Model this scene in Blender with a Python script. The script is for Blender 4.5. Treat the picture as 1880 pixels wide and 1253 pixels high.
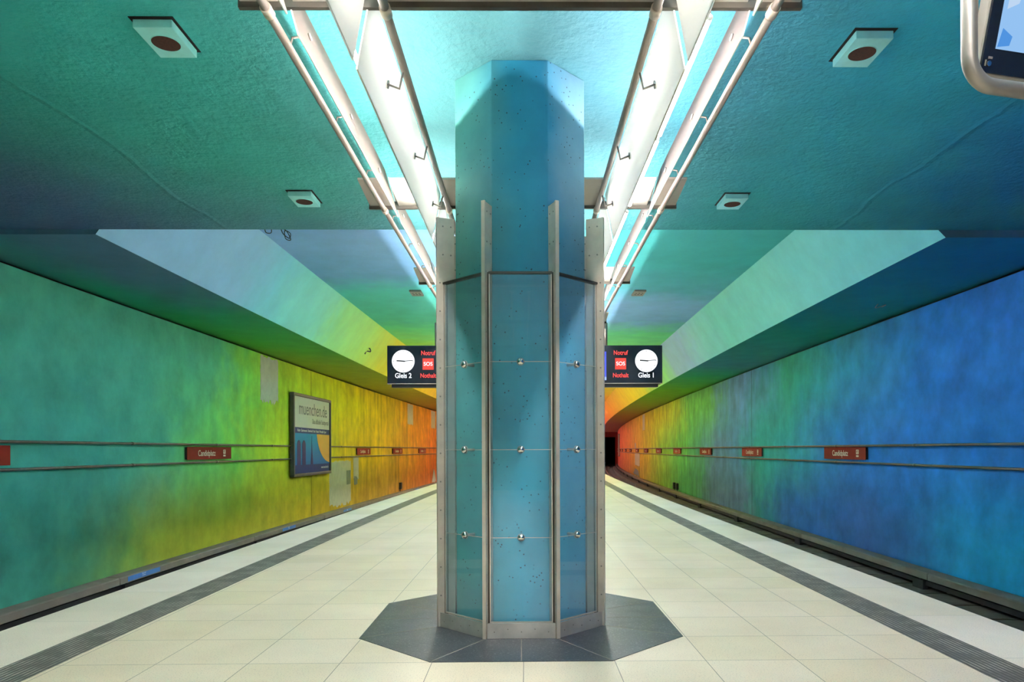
import bpy, bmesh, math, random
from math import *
from mathutils import Vector, Matrix
S = bpy.context.scene
for o in list(bpy.data.objects): bpy.data.objects.remove(o)
PI = math.pi
K = 0.0006                                   # the whole station bends gently to the right
def cx(s): return K*s*s if s > 0 else 0.0
# ---------------------------------------------------------------- camera
cd = bpy.data.cameras.new('camera'); cam = bpy.data.objects.new('camera', cd)
S.collection.objects.link(cam); S.camera = cam
cd.sensor_fit = 'HORIZONTAL'; cd.sensor_width = 36.0
cd.lens = 36.0*1304/1880
cd.shift_x = -(974.5-940)/1880; cd.shift_y = (826-626.5)/1880
cd.clip_start = 0.05; cd.clip_end = 400
cam.location = (0, 0, 1.4)
cam.rotation_euler = (Matrix.Rotation(-0.014, 3, 'Z') @ Matrix.Rotation(PI/2, 3, 'X') @ Matrix.Rotation(-0.00345, 3, 'Z')).to_euler()
# ---------------------------------------------------------------- world, exposure
w = bpy.data.worlds.new('world'); S.world = w; w.use_nodes = True
w.node_tree.nodes['Background'].inputs[0].default_value = (0.01, 0.012, 0.014, 1)
w.node_tree.nodes['Background'].inputs[1].default_value = 1.0
S.view_settings.view_transform = 'Standard'; S.view_settings.look = 'None'
S.view_settings.gamma = 1; S.view_settings.use_curve_mapping = False
S.view_settings.exposure = 2.15
LAMP = 50.0                                   # strength of the fluorescent tubes
# ---------------------------------------------------------------- colour and node helpers
def lin(r, g=None, b=None):
    if g is None: r, g, b = r
    f = lambda c: (c/255/12.92) if c/255 <= .04045 else ((c/255+.055)/1.055)**2.4
    return (f(r), f(g), f(b))
class N:
    def __init__(s, name):
        s.m = bpy.data.materials.new(name); s.m.use_nodes = True
        s.t = s.m.node_tree; s.t.nodes.clear()
        s.out = s.t.nodes.new('ShaderNodeOutputMaterial')
    def n(s, kind, **kw):
        x = s.t.nodes.new('ShaderNode'+kind)
        for k, v in kw.items(): setattr(x, k, v)
        return x
    def set(s, sock, v):
        if v is None: return
        if hasattr(v, 'is_output') or isinstance(v, bpy.types.NodeSocket): s.t.links.new(v, sock)
        else:
            if isinstance(v, (tuple, list)) and len(v) == 3 and sock.type == 'RGBA': v = (*v, 1)
            sock.default_value = v
    def math(s, op, a, b=None, c=None, clamp=False):
        x = s.n('Math', operation=op, use_clamp=clamp)
        s.set(x.inputs[0], a); s.set(x.inputs[1], b)
        if c is not None: s.set(x.inputs[2], c)
        return x.outputs[0]
    def xyz(s):
        if not hasattr(s, '_p'):
            s._p = s.n('TexCoord').outputs['Object']
            q = s.n('SeparateXYZ'); s.t.links.new(s._p, q.inputs[0]); s._q = q.outputs
        return s._q
    def pos(s): s.xyz(); return s._p
    def vec(s, x, y, z):
        c = s.n('CombineXYZ'); s.set(c.inputs[0], x); s.set(c.inputs[1], y); s.set(c.inputs[2], z); return c.outputs[0]
    def noise(s, scale, detail=3, vec=None, rough=.55, w=None):
        x = s.n('TexNoise'); s.set(x.inputs['Vector'], vec if vec is not None else s.pos())
        x.inputs['Scale'].default_value = scale; x.inputs['Detail'].default_value = detail; x.inputs['Roughness'].default_value = rough
        return x.outputs['Fac']
    def smap(s, v, a, b, c=0, d=1, smooth=False):
        x = s.n('MapRange', interpolation_type='SMOOTHSTEP' if smooth else 'LINEAR', clamp=True)
        s.set(x.inputs[0], v)
        for i, q in enumerate((a, b, c, d)): s.set(x.inputs[i+1], q)
        return x.outputs[0]
    def mix(s, f, a, b, mode='MIX'):
        x = s.n('Mix', data_type='RGBA', blend_type=mode); s.set(x.inputs[0], f); s.set(x.inputs[6], a); s.set(x.inputs[7], b); return x.outputs[2]
    def ramp(s, v, stops, lo, hi, interp='LINEAR'):
        x = s.n('ValToRGB'); s.set(x.inputs[0], s.smap(v, lo, hi)); e = x.color_ramp.elements; x.color_ramp.interpolation = interp
        stops = sorted(stops, key=lambda q: q[0])
        while len(e) < len(stops): e.new(.5)
        for el, (p, c) in zip(e, stops): el.position = min(1, max(0, (p-lo)/(hi-lo)))
        for el, (p, c) in zip(e, stops): el.color = (*[min(.92, max(0, q)) for q in c], 1)
        return x.outputs[0]
    def bump(s, h, strength, dist=.02):
        b = s.n('Bump'); s.set(b.inputs['Height'], h); b.inputs['Strength'].default_value = strength; b.inputs['Distance'].default_value = dist; return b.outputs[0]
    def bsdf(s, col, rough=.6, metal=0, spec=.5, normal=None, coat=0, **kw):
        b = s.n('BsdfPrincipled'); s.set(b.inputs['Base Color'], col); s.set(b.inputs['Roughness'], rough)
        s.set(b.inputs['Metallic'], metal); s.set(b.inputs['Specular IOR Level'], spec); s.set(b.inputs['Normal'], normal)
        b.inputs['Coat Weight'].default_value = coat
        for k, v in kw.items(): s.set(b.inputs[k], v)
        s.t.links.new(b.outputs[0], s.out.inputs[0]); return b
    def surf(s, o): s.t.links.new(o, s.out.inputs[0])
def plain(name, col, rough=.5, metal=0, spec=.5, vary=.12, scale=6, bump=0):
    m = N(name); f = m.smap(m.noise(scale, 4), .3, .7, 1-vary, 1+vary)
    c = m.mix(1.0, (*col, 1), m.vec(f, f, f), 'MULTIPLY')
    m.bsdf(c, rough, metal, spec, m.bump(m.noise(scale*12, 3), bump, .005) if bump else None); return m.m
def emit(name, col, strength=1):
    m = N(name); e = m.n('Emission'); e.inputs[0].default_value = (*col, 1); e.inputs[1].default_value = strength
    m.surf(e.outputs[0]); return m.m
# rainbow paint: rows = [(cross position, [(station, colour), ...]), ...]
def rainbow(name, rows, axis, g=1.0, slant=0.0, warp=.8, mott=.16, streak=.0, bump=.25, bscale=9, seams=None, srgb=True, seamz=None, rough=.75, ridge=None, lo=0, hi=120, vis=1.0):
    m = N(name); X, Y, Z = m.xyz()
    u = m.math('SUBTRACT', X, m.math('MULTIPLY', m.math('MULTIPLY', Y, Y), K))
    cross = Z if axis == 'z' else u
    n1 = m.noise(.55, 3); n2 = m.noise(2.2, 3)
    prop = m.math('MULTIPLY', m.math('ADD', Y, 4.0), .07)
    dn = m.math('ADD', m.math('MULTIPLY', m.math('SUBTRACT', n1, .5), 3.2*warp), m.math('MULTIPLY', m.math('SUBTRACT', n2, .5), 1.2*warp))
    s_ = m.math('ADD', m.math('ADD', Y, m.math('MULTIPLY', dn, prop)), m.math('MULTIPLY', Z if axis == 'z' else 0.0, slant))
    cr = m.math('ADD', cross, m.math('MULTIPLY', m.math('SUBTRACT', m.noise(.8, 3), .5), 1.1*warp))
    col = None
    for i, (pos, stops) in enumerate(rows):
        st = [(p, tuple(q*gg for q, gg in zip(lin(c) if srgb else c, g if isinstance(g, tuple) else (g, g, g)))) for p, c in stops]
        r = m.ramp(s_, st, lo, hi)
        if col is None: col = r
        else: col = m.mix(m.smap(cr, rows[i-1][0], pos, smooth=True), col, r)
    # cloudy brush mottling of the glaze
    mo = m.smap(m.noise(1.4, 6, rough=.62), .3, .7, 1-mott, 1+mott)
    col = m.mix(1.0, col, m.vec(mo, mo, mo), 'MULTIPLY')
    if streak:
        sv = m.vec(X, m.math('MULTIPLY', Y, 1.0), m.math('MULTIPLY', Z, .16))
        st = m.smap(m.noise(2.6, 5, sv, .65), .32, .68, 1-streak, 1+streak)
        stf = m.smap(Y, 14, 40)
        st = m.math('ADD', m.math('MULTIPLY', st, stf), m.math('SUBTRACT', 1.0, stf))
        col = m.mix(1.0, col, m.vec(st, st, st), 'MULTIPLY')
        sv2 = m.vec(X, m.math('MULTIPLY', Y, 7.0), m.math('MULTIPLY', Z, .5))
        st2 = m.smap(m.noise(3, 3, sv2), .3, .7, .965, 1.035); st2 = m.math('ADD', m.math('MULTIPLY', st2, stf), m.math('SUBTRACT', 1.0, stf)); col = m.mix(1.0, col, m.vec(st2, st2, st2), 'MULTIPLY')
    if seams:
        a, pitch, wd = seams
        d = m.math('ABSOLUTE', m.math('SUBTRACT', m.math('FLOORED_MODULO', m.math('SUBTRACT', Y, a-pitch/2), pitch), pitch/2))
        f = m.smap(d, wd, wd*1.6, .85, 0)
        col = m.mix(f, col, (.01, .012, .01, 1))
    h = m.math('ADD', m.math('MULTIPLY', m.noise(bscale, 5, rough=.65), 1.0), m.math('MULTIPLY', m.noise(bscale*.25, 3), .8))
    if ridge:
        wob = m.math('ADD', u, m.math('MULTIPLY', m.math('SUBTRACT', m.noise(.5, 4), .5), .5))
        for rr in ridge:
            d = m.math('ABSOLUTE', m.math('SUBTRACT', wob, rr)); h = m.math('ADD', h, m.smap(d, 0, .05, .7, 0))
    m.bsdf(col, rough, 0, .25, m.bump(h, bump, .02)); return m.m
# ---------------------------------------------------------------- mesh helpers
class MB:
    def __init__(s): s.v, s.f, s.mi, s.sm = [], [], [], []
    def add(s, v, f, mi=0, smooth=False, M=None):
        b = len(s.v); s.v += [tuple(M @ Vector(p)) if M else tuple(p) for p in v]
        s.f += [tuple(b+i for i in q) for q in f]; s.mi += [mi]*len(f); s.sm += [smooth]*len(f); return s
    def box(s, x0, x1, y0, y1, z0, z1, mi=0, M=None):
        v = [(x, y, z) for z in (z0, z1) for y in (y0, y1) for x in (x0, x1)]
        return s.add(v, [(0, 2, 3, 1), (4, 5, 7, 6), (0, 1, 5, 4), (2, 6, 7, 3), (0, 4, 6, 2), (1, 3, 7, 5)], mi, M=M)
    def prism(s, poly, y0, y1, mi=0, M=None):          # poly in x,z extruded along y
        n = len(poly); v = [(x, y0, z) for x, z in poly]+[(x, y1, z) for x, z in poly]
        return s.add(v, [tuple(range(n)), tuple(range(2*n-1, n-1, -1))]+[(i, i+n, (i+1) % n+n, (i+1) % n) for i in range(n)], mi, M=M)
    def slab(s, poly, z0, z1, mi=0, M=None):           # poly in x,y extruded along z
        n = len(poly); v = [(x, y, z0) for x, y in poly]+[(x, y, z1) for x, y in poly]
        return s.add(v, [tuple(range(n-1, -1, -1)), tuple(range(n, 2*n))]+[(i, (i+1) % n, (i+1) % n+n, i+n) for i in range(n)], mi, M=M)
    def tube(s, path, r, n=14, mi=0, cap=True, M=None):
        P = [Vector(p) for p in path]; v = []; prev = None
        for i, p in enumerate(P):
            t = ((P[min(i+1, len(P)-1)]-p).normalized() + (p-P[max(i-1, 0)]).normalized())
            t = t.normalized() if t.length > 1e-6 else Vector((0, 0, 1))
            a = prev - t*prev.dot(t) if prev is not None else (Vector((0, 0, 1)) if abs(t.z) < .9 else Vector((1, 0, 0)))
            a = (a - t*a.dot(t)).normalized(); prev = a; b = t.cross(a)
            rr = r[i] if isinstance(r, (list, tuple)) else r
            v += [p + (a*cos(2*PI*k/n)+b*sin(2*PI*k/n))*rr for k in range(n)]
        f = [(i*n+k, i*n+(k+1) % n, (i+1)*n+(k+1) % n, (i+1)*n+k) for i in range(len(P)-1) for k in range(n)]
        s.add(v, f, mi, True, M)
        if cap:
            b = len(s.v)-len(v)
            s.f += [tuple(b+k for k in range(n-1, -1, -1)), tuple(b+(len(P)-1)*n+k for k in range(n))]; s.mi += [mi]*2; s.sm += [False]*2
        return s
    def cyl(s, c, ax, r, h, n=20, mi=0, M=None, r2=None):
        c = Vector(c); ax = Vector(ax).normalized()
        return s.tube([c, c+ax*h], [r, r if r2 is None else r2], n, mi, True, M)
    def strip(s, prof, ss, mi=0, smooth=False, thick=0):           # profile (u,z) swept along the curved station
        ss = list(ss); n = len(prof)
        v = [(u+cx(q), q, z) for q in ss for u, z in prof]
        f = [(i*n+k, i*n+k+1, (i+1)*n+k+1, (i+1)*n+k) for i in range(len(ss)-1) for k in range(n-1)]
        return s.add(v, f, mi, smooth)
    def loop(s, prof, ss, mi=0):                                    # closed profile swept
        ss = list(ss); n = len(prof); v = [(u+cx(q), q, z) for q in ss for u, z in prof]
        f = [(i*n+k, i*n+(k+1) % n, (i+1)*n+(k+1) % n, (i+1)*n+k) for i in range(len(ss)-1) for k in range(n)]
        m = (len(ss)-1)*n; f += [tuple(range(n-1, -1, -1)), tuple(m+k for k in range(n))]
        return s.add(v, f, mi)
    def build(s, name, mats, parent=None, fix=True):
        me = bpy.data.meshes.new(name); me.from_pydata([tuple(p) for p in s.v], [], s.f); me.update()
        if not isinstance(mats, (list, tuple)): mats = [mats]
        for m in mats: me.materials.append(m)
        for p, i, q in zip(me.polygons, s.mi, s.sm): p.material_index = i; p.use_smooth = q
        if fix:
            bm = bmesh.new(); bm.from_mesh(me); bmesh.ops.recalc_face_normals(bm, faces=bm.faces); bm.to_mesh(me); bm.free()
        o = bpy.data.objects.new(name, me); S.collection.objects.link(o)
        if parent: o.parent = parent
        return o
def tag(o, label=None, cat=None, group=None, kind=None):
    if label: o['label'] = label
    if cat: o['category'] = cat
    if group: o['group'] = group
    if kind: o['kind'] = kind
    return o
def thing(name, label, cat, loc=(0, 0, 0), rz=0, group=None):
    o = bpy.data.objects.new(name, None); S.collection.objects.link(o); o.location = loc; o.rotation_euler = (0, 0, rz)
    o.empty_display_size = .1
    return tag(o, label, cat, group)
def copy_tree(o, parent=None):
    c = o.copy(); S.collection.objects.link(c)
    if parent: c.parent = parent
    for ch in list(o.children): copy_tree(ch, c)
    return c
def text_obj(name, s, size, mat, M, parent=None, align='CENTER', sx=1.0, ext=.002, bold=0.0):
    cu = bpy.data.curves.new(name, 'FONT'); cu.body = s; cu.size = size; cu.align_x = align; cu.align_y = 'CENTER'; cu.extrude = ext; cu.offset = bold
    t = bpy.data.objects.new(name, cu); S.collection.objects.link(t)
    dg = bpy.context.evaluated_depsgraph_get(); dg.update()
    me = bpy.data.meshes.new_from_object(t.evaluated_get(dg)); bpy.data.objects.remove(t)
    me.transform(M @ Matrix.Diagonal((sx, 1, 1, 1))); me.materials.clear(); me.materials.append(mat)
    o = bpy.data.objects.new(name, me); S.collection.objects.link(o)
    if parent: o.parent = parent
    return o
def frange(a, b, st):
    n = max(1, int(round((b-a)/st))); return [a+(b-a)*i/n for i in range(n+1)]
# ---------------------------------------------------------------- paint of the walls and ceilings
wl = rainbow('wall_paint_left', [
 (-.6, [(0, (42, 112, 106)), (10.6, (42, 112, 106)), (12, (38, 104, 94)), (13.2, (62, 108, 72)), (14.2, (88, 122, 58)), (15.5, (115, 132, 44)), (17.5, (118, 130, 36)), (21, (126, 128, 34)), (24, (142, 134, 34)), (27, (138, 124, 28)), (32, (128, 112, 28)), (38, (128, 104, 34)), (43, (138, 92, 32)), (52, (142, 74, 30)), (70, (160, 60, 35)), (110, (150, 45, 40))]),
 (1.4, [(0, (48, 128, 122)), (13, (44, 124, 120)), (15.2, (52, 130, 114)), (16.4, (70, 148, 95)), (18.5, (84, 160, 72)), (20.2, (122, 160, 50)), (23, (144, 164, 38)), (26, (136, 150, 34)), (29, (152, 142, 24)), (34, (156, 142, 18)), (40, (146, 120, 30)), (46, (152, 104, 24)), (52, (150, 86, 28)), (70, (175, 65, 38)), (110, (160, 50, 45))]),
 (3.7, [(0, (55, 134, 122)), (14.5, (55, 134, 120)), (18, (62, 138, 110)), (19.5, (88, 160, 70)), (22, (120, 160, 46)), (25, (144, 166, 34)), (29, (152, 160, 22)), (34, (156, 148, 16)), (39, (144, 132, 26)), (43, (156, 116, 22)), (52, (150, 98, 22)), (70, (175, 75, 35)), (110, (165, 50, 45))]),
 ], 'z', g=(2.35, 2.0, 1.75), warp=.55, streak=.30, bump=.12, bscale=14, seams=(25.25, 14.7, .012), mott=.22)
wr = rainbow('wall_paint_right', [
 (-.6, [(0, (26, 126, 160)), (10.8, (28, 128, 162)), (12.8, (34, 120, 155)), (14.4, (42, 88, 132)), (16.5, (52, 80, 125)), (19, (38, 84, 136)), (22, (44, 86, 126)), (24, (46, 108, 100)), (26, (80, 94, 112)), (31, (78, 92, 104)), (34, (58, 106, 64)), (38, (58, 116, 60)), (45, (105, 130, 45)), (56, (160, 125, 40)), (72, (172, 98, 44)), (105, (165, 55, 50))]),
 (1.4, [(0, (30, 92, 150)), (11, (30, 92, 152)), (14, (32, 96, 158)), (17, (36, 96, 152)), (19.3, (44, 106, 140)), (21.5, (44, 124, 122)), (24.5, (42, 130, 118)), (27, (68, 106, 136)), (30.5, (78, 104, 134)), (33.5, (64, 122, 92)), (38, (80, 142, 64)), (45, (118, 148, 48)), (50, (152, 146, 38)), (56, (172, 136, 38)), (72, (182, 104, 44)), (105, (188, 66, 52))]),
 (3.7, [(0, (42, 100, 170)), (11, (42, 100, 170)), (13.5, (36, 98, 165)), (16, (44, 112, 150)), (19, (48, 130, 130)), (21.5, (48, 134, 102)), (23.5, (64, 122, 130)), (26, (92, 120, 158)), (28.8, (84, 122, 138)), (31, (88, 142, 70)), (36, (92, 145, 66)), (40, (150, 156, 40)), (46, (166, 156, 30)), (56, (172, 132, 38)), (72, (184, 108, 44)), (105, (196, 66, 58))]),
 ], 'z', g=(1.55, 1.95, 2.25), warp=.55, streak=.30, bump=.12, bscale=14, seams=(25.05, 14.5, .012), mott=.24)
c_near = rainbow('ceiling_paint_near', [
 (-6.0, [(0, (.05, .37, .25)), (5, (.05, .30, .20)), (6.6, (.07, .18, .17)), (7.8, (.12, .14, .23)), (9.6, (.11, .13, .22)), (12, (.1, .15, .2))]),
 (-3.0, [(0, (.06, .46, .36)), (5, (.07, .44, .34)), (7.6, (.08, .40, .29)), (8.8, (.12, .30, .27)), (9.6, (.13, .28, .29))]),
 (-.6, [(0, (.12, .20, .19)), (5, (.11, .22, .19)), (9, (.10, .27, .22))]),  # centre rows painted darker to offset the overbright lamp light here
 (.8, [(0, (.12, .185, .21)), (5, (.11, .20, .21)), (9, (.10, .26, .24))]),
 (3.0, [(0, (.05, .38, .50)), (5, (.05, .38, .46)), (7.0, (.06, .36, .38)), (9.6, (.05, .32, .28))]),
 (6.0, [(0, (.01, .18, .38)), (4.5, (.01, .16, .36)), (6.5, (.01, .10, .34)), (7.6, (.02, .15, .30)), (9, (.04, .2, .24))]),
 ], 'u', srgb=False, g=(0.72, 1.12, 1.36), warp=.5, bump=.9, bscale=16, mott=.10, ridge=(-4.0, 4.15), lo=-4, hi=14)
lav = (.30, .42, .62); tl = (.13, .52, .42); gr = (.16, .55, .22); li = (.36, .64, .12); ye = (.72, .60, .03); og = (.78, .34, .03); rd = (.6, .09, .06)
c_rl = [(0, lav), (14, lav), (16.6, (.2, .35, .5)), (18.2, tl), (22, (.11, .45, .28)), (24, gr), (27, li), (29.5, ye), (38, (.75, .5, .03)), (48, og), (75, rd)]
c_rr = [(0, tl), (15.5, (.09, .43, .36)), (18, (.14, .4, .42)), (20, lav), (22.5, (.22, .36, .5)), (25, gr), (31, li), (38, ye), (48, (.78, .5, .03)), (58, og), (78, rd)]
c_vault = rainbow('ceiling_paint_vault', [(-2.5, c_rl), (2.5, c_rr)], 'u', srgb=False, g=(1.0, 1.35, 1.6), warp=.4, bump=.2, bscale=14, mott=.08)
c_facl = rainbow('ceiling_paint_facet_left', [(-5, [(0, (.26, .56, .9)), (13.4, (.26, .56, .9)), (15, (.2, .66, .70)), (16.2, (.22, .74, .56)), (18.2, (.24, .76, .48)), (19.6, (.3, .78, .26)), (23, (.42, .78, .16)), (26.5, (.6, .62, .04)), (30, ye), (42, (.8, .42, .03)), (60, rd)])], 'u', srgb=False, g=(1.45, 1.22, 1.5), warp=.35, bump=.15, bscale=12, mott=.07)
c_facr = rainbow('ceiling_paint_facet_right', [(5, [(0, (.16, .60, .76)), (10.5, (.17, .62, .74)), (12.8, (.21, .70, .66)), (15.5, (.22, .72, .55)), (20, (.18, .66, .46)), (23, (.26, .62, .54)), (24.5, (.27, .50, .85)), (27.5, (.28, .50, .85)), (30, (.26, .72, .28)), (34, li), (37, (.55, .65, .05)), (41, (.8, .66, .03)), (50, (.85, .5, .03)), (62, og), (85, rd)])], 'u', srgb=False, g=(1.45, 1.22, 1.5), warp=.35, bump=.15, bscale=12, mott=.07)
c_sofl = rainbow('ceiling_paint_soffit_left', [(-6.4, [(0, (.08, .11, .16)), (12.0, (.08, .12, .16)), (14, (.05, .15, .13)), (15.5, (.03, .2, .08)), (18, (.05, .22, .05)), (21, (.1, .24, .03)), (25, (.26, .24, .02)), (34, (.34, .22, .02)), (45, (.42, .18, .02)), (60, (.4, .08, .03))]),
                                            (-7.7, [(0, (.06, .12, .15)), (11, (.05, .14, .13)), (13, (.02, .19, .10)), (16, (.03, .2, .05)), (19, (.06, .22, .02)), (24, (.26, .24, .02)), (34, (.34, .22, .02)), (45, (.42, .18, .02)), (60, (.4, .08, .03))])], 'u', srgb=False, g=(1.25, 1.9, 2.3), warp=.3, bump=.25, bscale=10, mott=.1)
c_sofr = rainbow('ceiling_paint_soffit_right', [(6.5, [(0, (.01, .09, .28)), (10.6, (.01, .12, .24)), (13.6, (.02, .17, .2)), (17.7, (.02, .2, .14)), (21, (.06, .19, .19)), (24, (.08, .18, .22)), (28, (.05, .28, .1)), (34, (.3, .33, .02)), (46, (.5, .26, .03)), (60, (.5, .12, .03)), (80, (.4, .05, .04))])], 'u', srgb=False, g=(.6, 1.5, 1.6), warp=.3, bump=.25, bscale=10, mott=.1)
c_edge = rainbow('ceiling_paint_step', [(0, [(0, (.01, .13, .24))])], 'u', srgb=False, warp=.3, bump=.25)
# ---------------------------------------------------------------- stone, metal, glass
def granite(name, c1, c2, rough, joint=None, speck=(.18, .17, .15), jy=None, bump=.03, jc=(.08, .075, .06), jw=.0032, wear=True):
    m = N(name); X, Y, Z = m.xyz(); u = m.math('SUBTRACT', X, m.math('MULTIPLY', m.math('MULTIPLY', Y, Y), K))
    c = m.mix(m.smap(m.noise(160, 2), .35, .65), (*c1, 1), (*c2, 1))
    c = m.mix(m.smap(m.noise(105, 3, rough=.7), .56, .68, 0, .62), c, (*speck, 1))
    c = m.mix(m.smap(m.noise(60, 2), .60, .75, 0, .25), c, (.75, .72, .66, 1))
    big = m.smap(m.noise(.9, 4), .3, .7, .88, 1.06); c = m.mix(1.0, c, m.vec(big, big, big), 'MULTIPLY')
    if joint:
        # every slab a touch different
        iu = m.math('FLOOR', m.math('DIVIDE', u, joint)); iy = m.math('FLOOR', m.math('DIVIDE', m.math('SUBTRACT', Y, jy[1]), jy[0]))
        wn = m.n('TexWhiteNoise', noise_dimensions='2D'); m.set(wn.inputs['Vector'], m.vec(iu, iy, 0.0))
        tv = m.smap(wn.outputs[0], 0, 1, .96, 1.03); tv2 = m.smap(wn.outputs[0], 0, 1, .90, 1.05); c = m.mix(1.0, c, m.vec(tv, tv, tv2), 'MULTIPLY')
        def jl(v, p, off): return m.math('ABSOLUTE', m.math('SUBTRACT', m.math('FLOORED_MODULO', m.math('ADD', m.math('SUBTRACT', v, off), p/2), p), p/2))
        d = m.math('MINIMUM', jl(u, joint, 0.0), jl(Y, jy[0], jy[1]))
        c = m.mix(m.smap(d, jw*.6, jw, .8, 0), c, (*jc, 1))
    r = m.smap(m.noise(3, 4), .3, .7, rough-.015, rough+.08)
    m.bsdf(c, r, 0, .45, m.bump(m.noise(150, 2), bump, .002)); return m.m
T = .603; Y0 = 4.684
m_floor = granite('platform_granite', (.80, .67, .50), (.72, .61, .46), .40, joint=T, jy=(T, Y0))
m_edge = granite('platform_edge_granite', (.88, .77, .64), (.78, .69, .58), .44, joint=50.0, jy=(1.206, Y0), jc=(.3, .28, .25), speck=(.32, .3, .28))
m_inlay = granite('dark_stone', (.040, .043, .052), (.07, .073, .085), .33, speck=(.2, .2, .2), bump=.02)
m_joint = plain('stone_joint', (.30, .27, .22), .7)
def tactile():
    m = N('tactile_grooved_stone'); X, Y, Z = m.xyz(); u = m.math('SUBTRACT', X, m.math('MULTIPLY', m.math('MULTIPLY', Y, Y), K))
    p = m.math('FLOORED_MODULO', u, .0335); d = m.math('ABSOLUTE', m.math('SUBTRACT', p, .01675))
    f = m.smap(d, .008, .0125)
    wear = m.smap(m.noise(5, 4), .42, .62, .25, 1)
    c = m.mix(m.math('MULTIPLY', f, wear), (.085, .08, .07, 1), (.40, .36, .30, 1))
    big = m.smap(m.noise(30, 4), .3, .7, .8, 1.15); c = m.mix(1.0, c, m.vec(big, big, big), 'MULTIPLY')
    m.bsdf(c, .55, 0, .4, m.bump(f, .4, .004)); return m.m
m_tact = tactile()
m_conc = plain('grey_brown_concrete', (.17, .15, .125), .85, vary=.2, scale=3, bump=.3)
m_conc_d = plain('dark_trackside_concrete', (.10, .088, .072), .9, vary=.25, scale=4, bump=.3)
m_bed = plain('track_bed_gravel', (.055, .045, .038), .95, vary=.5, scale=22, bump=.8)
m_sleep = plain('sleeper_concrete', (.10, .085, .07), .9, vary=.25)
m_cover = plain('third_rail_cover_grp', (.20, .17, .14), .7, vary=.15, scale=2, bump=.1)
m_black = plain('black_gap', (.008, .008, .008), .8, vary=.3)
m_blackm = plain('black_metal', (.015, .016, .018), .45, vary=.2)
m_rail = plain('rail_steel', (.28, .22, .19), .35, metal=.9, vary=.2)
m_bronze = plain('bronze_pipe', (.17, .14, .115), .42, metal=.55, vary=.15)
m_steel = plain('brushed_stainless', (.66, .57, .47), .42, metal=.45, vary=.10, scale=8)
m_steel_l = plain('satin_tube_steel', (.34, .30, .265), .42, metal=.6, vary=.06)
m_kick = plain('scuffed_stainless', (.50, .46, .41), .42, metal=.5, vary=.22, scale=5)
m_dframe = plain('dark_bronze_frame', (.10, .09, .075), .4, metal=.7, vary=.15)
m_chrome = plain('polished_steel_disc', (.72, .70, .67), .18, metal=1, vary=.05)
m_plate = plain('cream_lamp_plate', (.38, .35, .30), .5, metal=.1, vary=.05)
m_rivet = plain('dull_rivet', (.30, .27, .23), .4, metal=.8)
m_spk = plain('speaker_box_paint', (.34, .88, .86), .6, vary=.08)
m_spkr = plain('speaker_box_paint_right', (.34, .84, .88), .6, vary=.08)
m_spkm = plain('reddish_speaker_mesh', (.06, .018, .012), .8, vary=.3, scale=60)
m_grey = plain('grey_plastic', (.27, .25, .22), .6)
m_patch = plain('white_filler', (.58, .56, .45), .9, vary=.08, scale=5, bump=.3)
m_patchg = plain('grey_filler', (.22, .24, .22), .9, vary=.08, scale=5)
m_cable = plain('dark_cable', (.015, .025, .04), .6)
m_red = plain('sign_red', (.25, .022, .012), .65, vary=.06, spec=.12)
m_cream = plain('sign_letter_cream', (.78, .70, .55), .5, vary=.02)
m_blue = plain('sticker_blue', (.06, .20, .55), .5, vary=.05)
m_white = plain('white_print', (.8, .8, .78), .5, vary=.02)
def panel_mat(name, col, tr, spec=.3, dc=None):
    m = N(name); d = m.n('BsdfDiffuse'); t = m.n('BsdfTranslucent'); d.inputs[0].default_value = (*(dc or col), 1); t.inputs[0].default_value = (*col, 1)
    x = m.n('MixShader'); x.inputs[0].default_value = tr; m.t.links.new(d.outputs[0], x.inputs[1]); m.t.links.new(t.outputs[0], x.inputs[2])
    g = m.n('BsdfGlossy'); g.inputs['Roughness'].default_value = .35; fr = m.n('Fresnel'); fr.inputs[0].default_value = 1.4
    y = m.n('MixShader'); m.t.links.new(m.math('MULTIPLY', fr.outputs[0], spec), y.inputs[0]); m.t.links.new(x.outputs[0], y.inputs[1]); m.t.links.new(g.outputs[0], y.inputs[2])
    m.surf(y.outputs[0]); return m.m
m_wpanel = panel_mat('white_opal_glass', (.84, .84, .81), .50)
m_ppanel = panel_mat('pale_pink_opal_glass', (.84, .78, .76), .86, 0, (.42, .35, .32))
m_pedge = plain('panel_edge_greenish', (.45, .46, .36), .3, vary=.05)
def glass():
    m = N('clear_cladding_glass'); t = m.n('BsdfTransparent'); t.inputs[0].default_value = (.90, .955, .965, 1)
    g = m.n('BsdfGlossy'); g.inputs['Roughness'].default_value = .012; g.inputs[0].default_value = (1, 1, 1, 1)
    d = m.n('BsdfDiffuse'); d.inputs[0].default_value = (.42, .60, .80, 1)
    veil = m.smap(m.noise(2.2, 5), .3, .75, .05, .11)  # milky blue haze put into the glass colour to lighten the casing
    a = m.n('MixShader'); m.set(a.inputs[0], veil); m.t.links.new(t.outputs[0], a.inputs[1]); m.t.links.new(d.outputs[0], a.inputs[2])
    fr = m.n('Fresnel'); fr.inputs[0].default_value = 1.5; ge = m.n('NewGeometry')
    x = m.n('MixShader'); m.t.links.new(m.math('MULTIPLY', fr.outputs[0], m.math('SUBTRACT', 1.0, ge.outputs['Backfacing'])), x.inputs[0]); m.t.links.new(a.outputs[0], x.inputs[1]); m.t.links.new(g.outputs[0], x.inputs[2])
    m.surf(x.outputs[0]); return m.m
m_glass = glass()
m_lamp = emit('fluorescent_tube', (1.0, .98, .97), LAMP)
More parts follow.
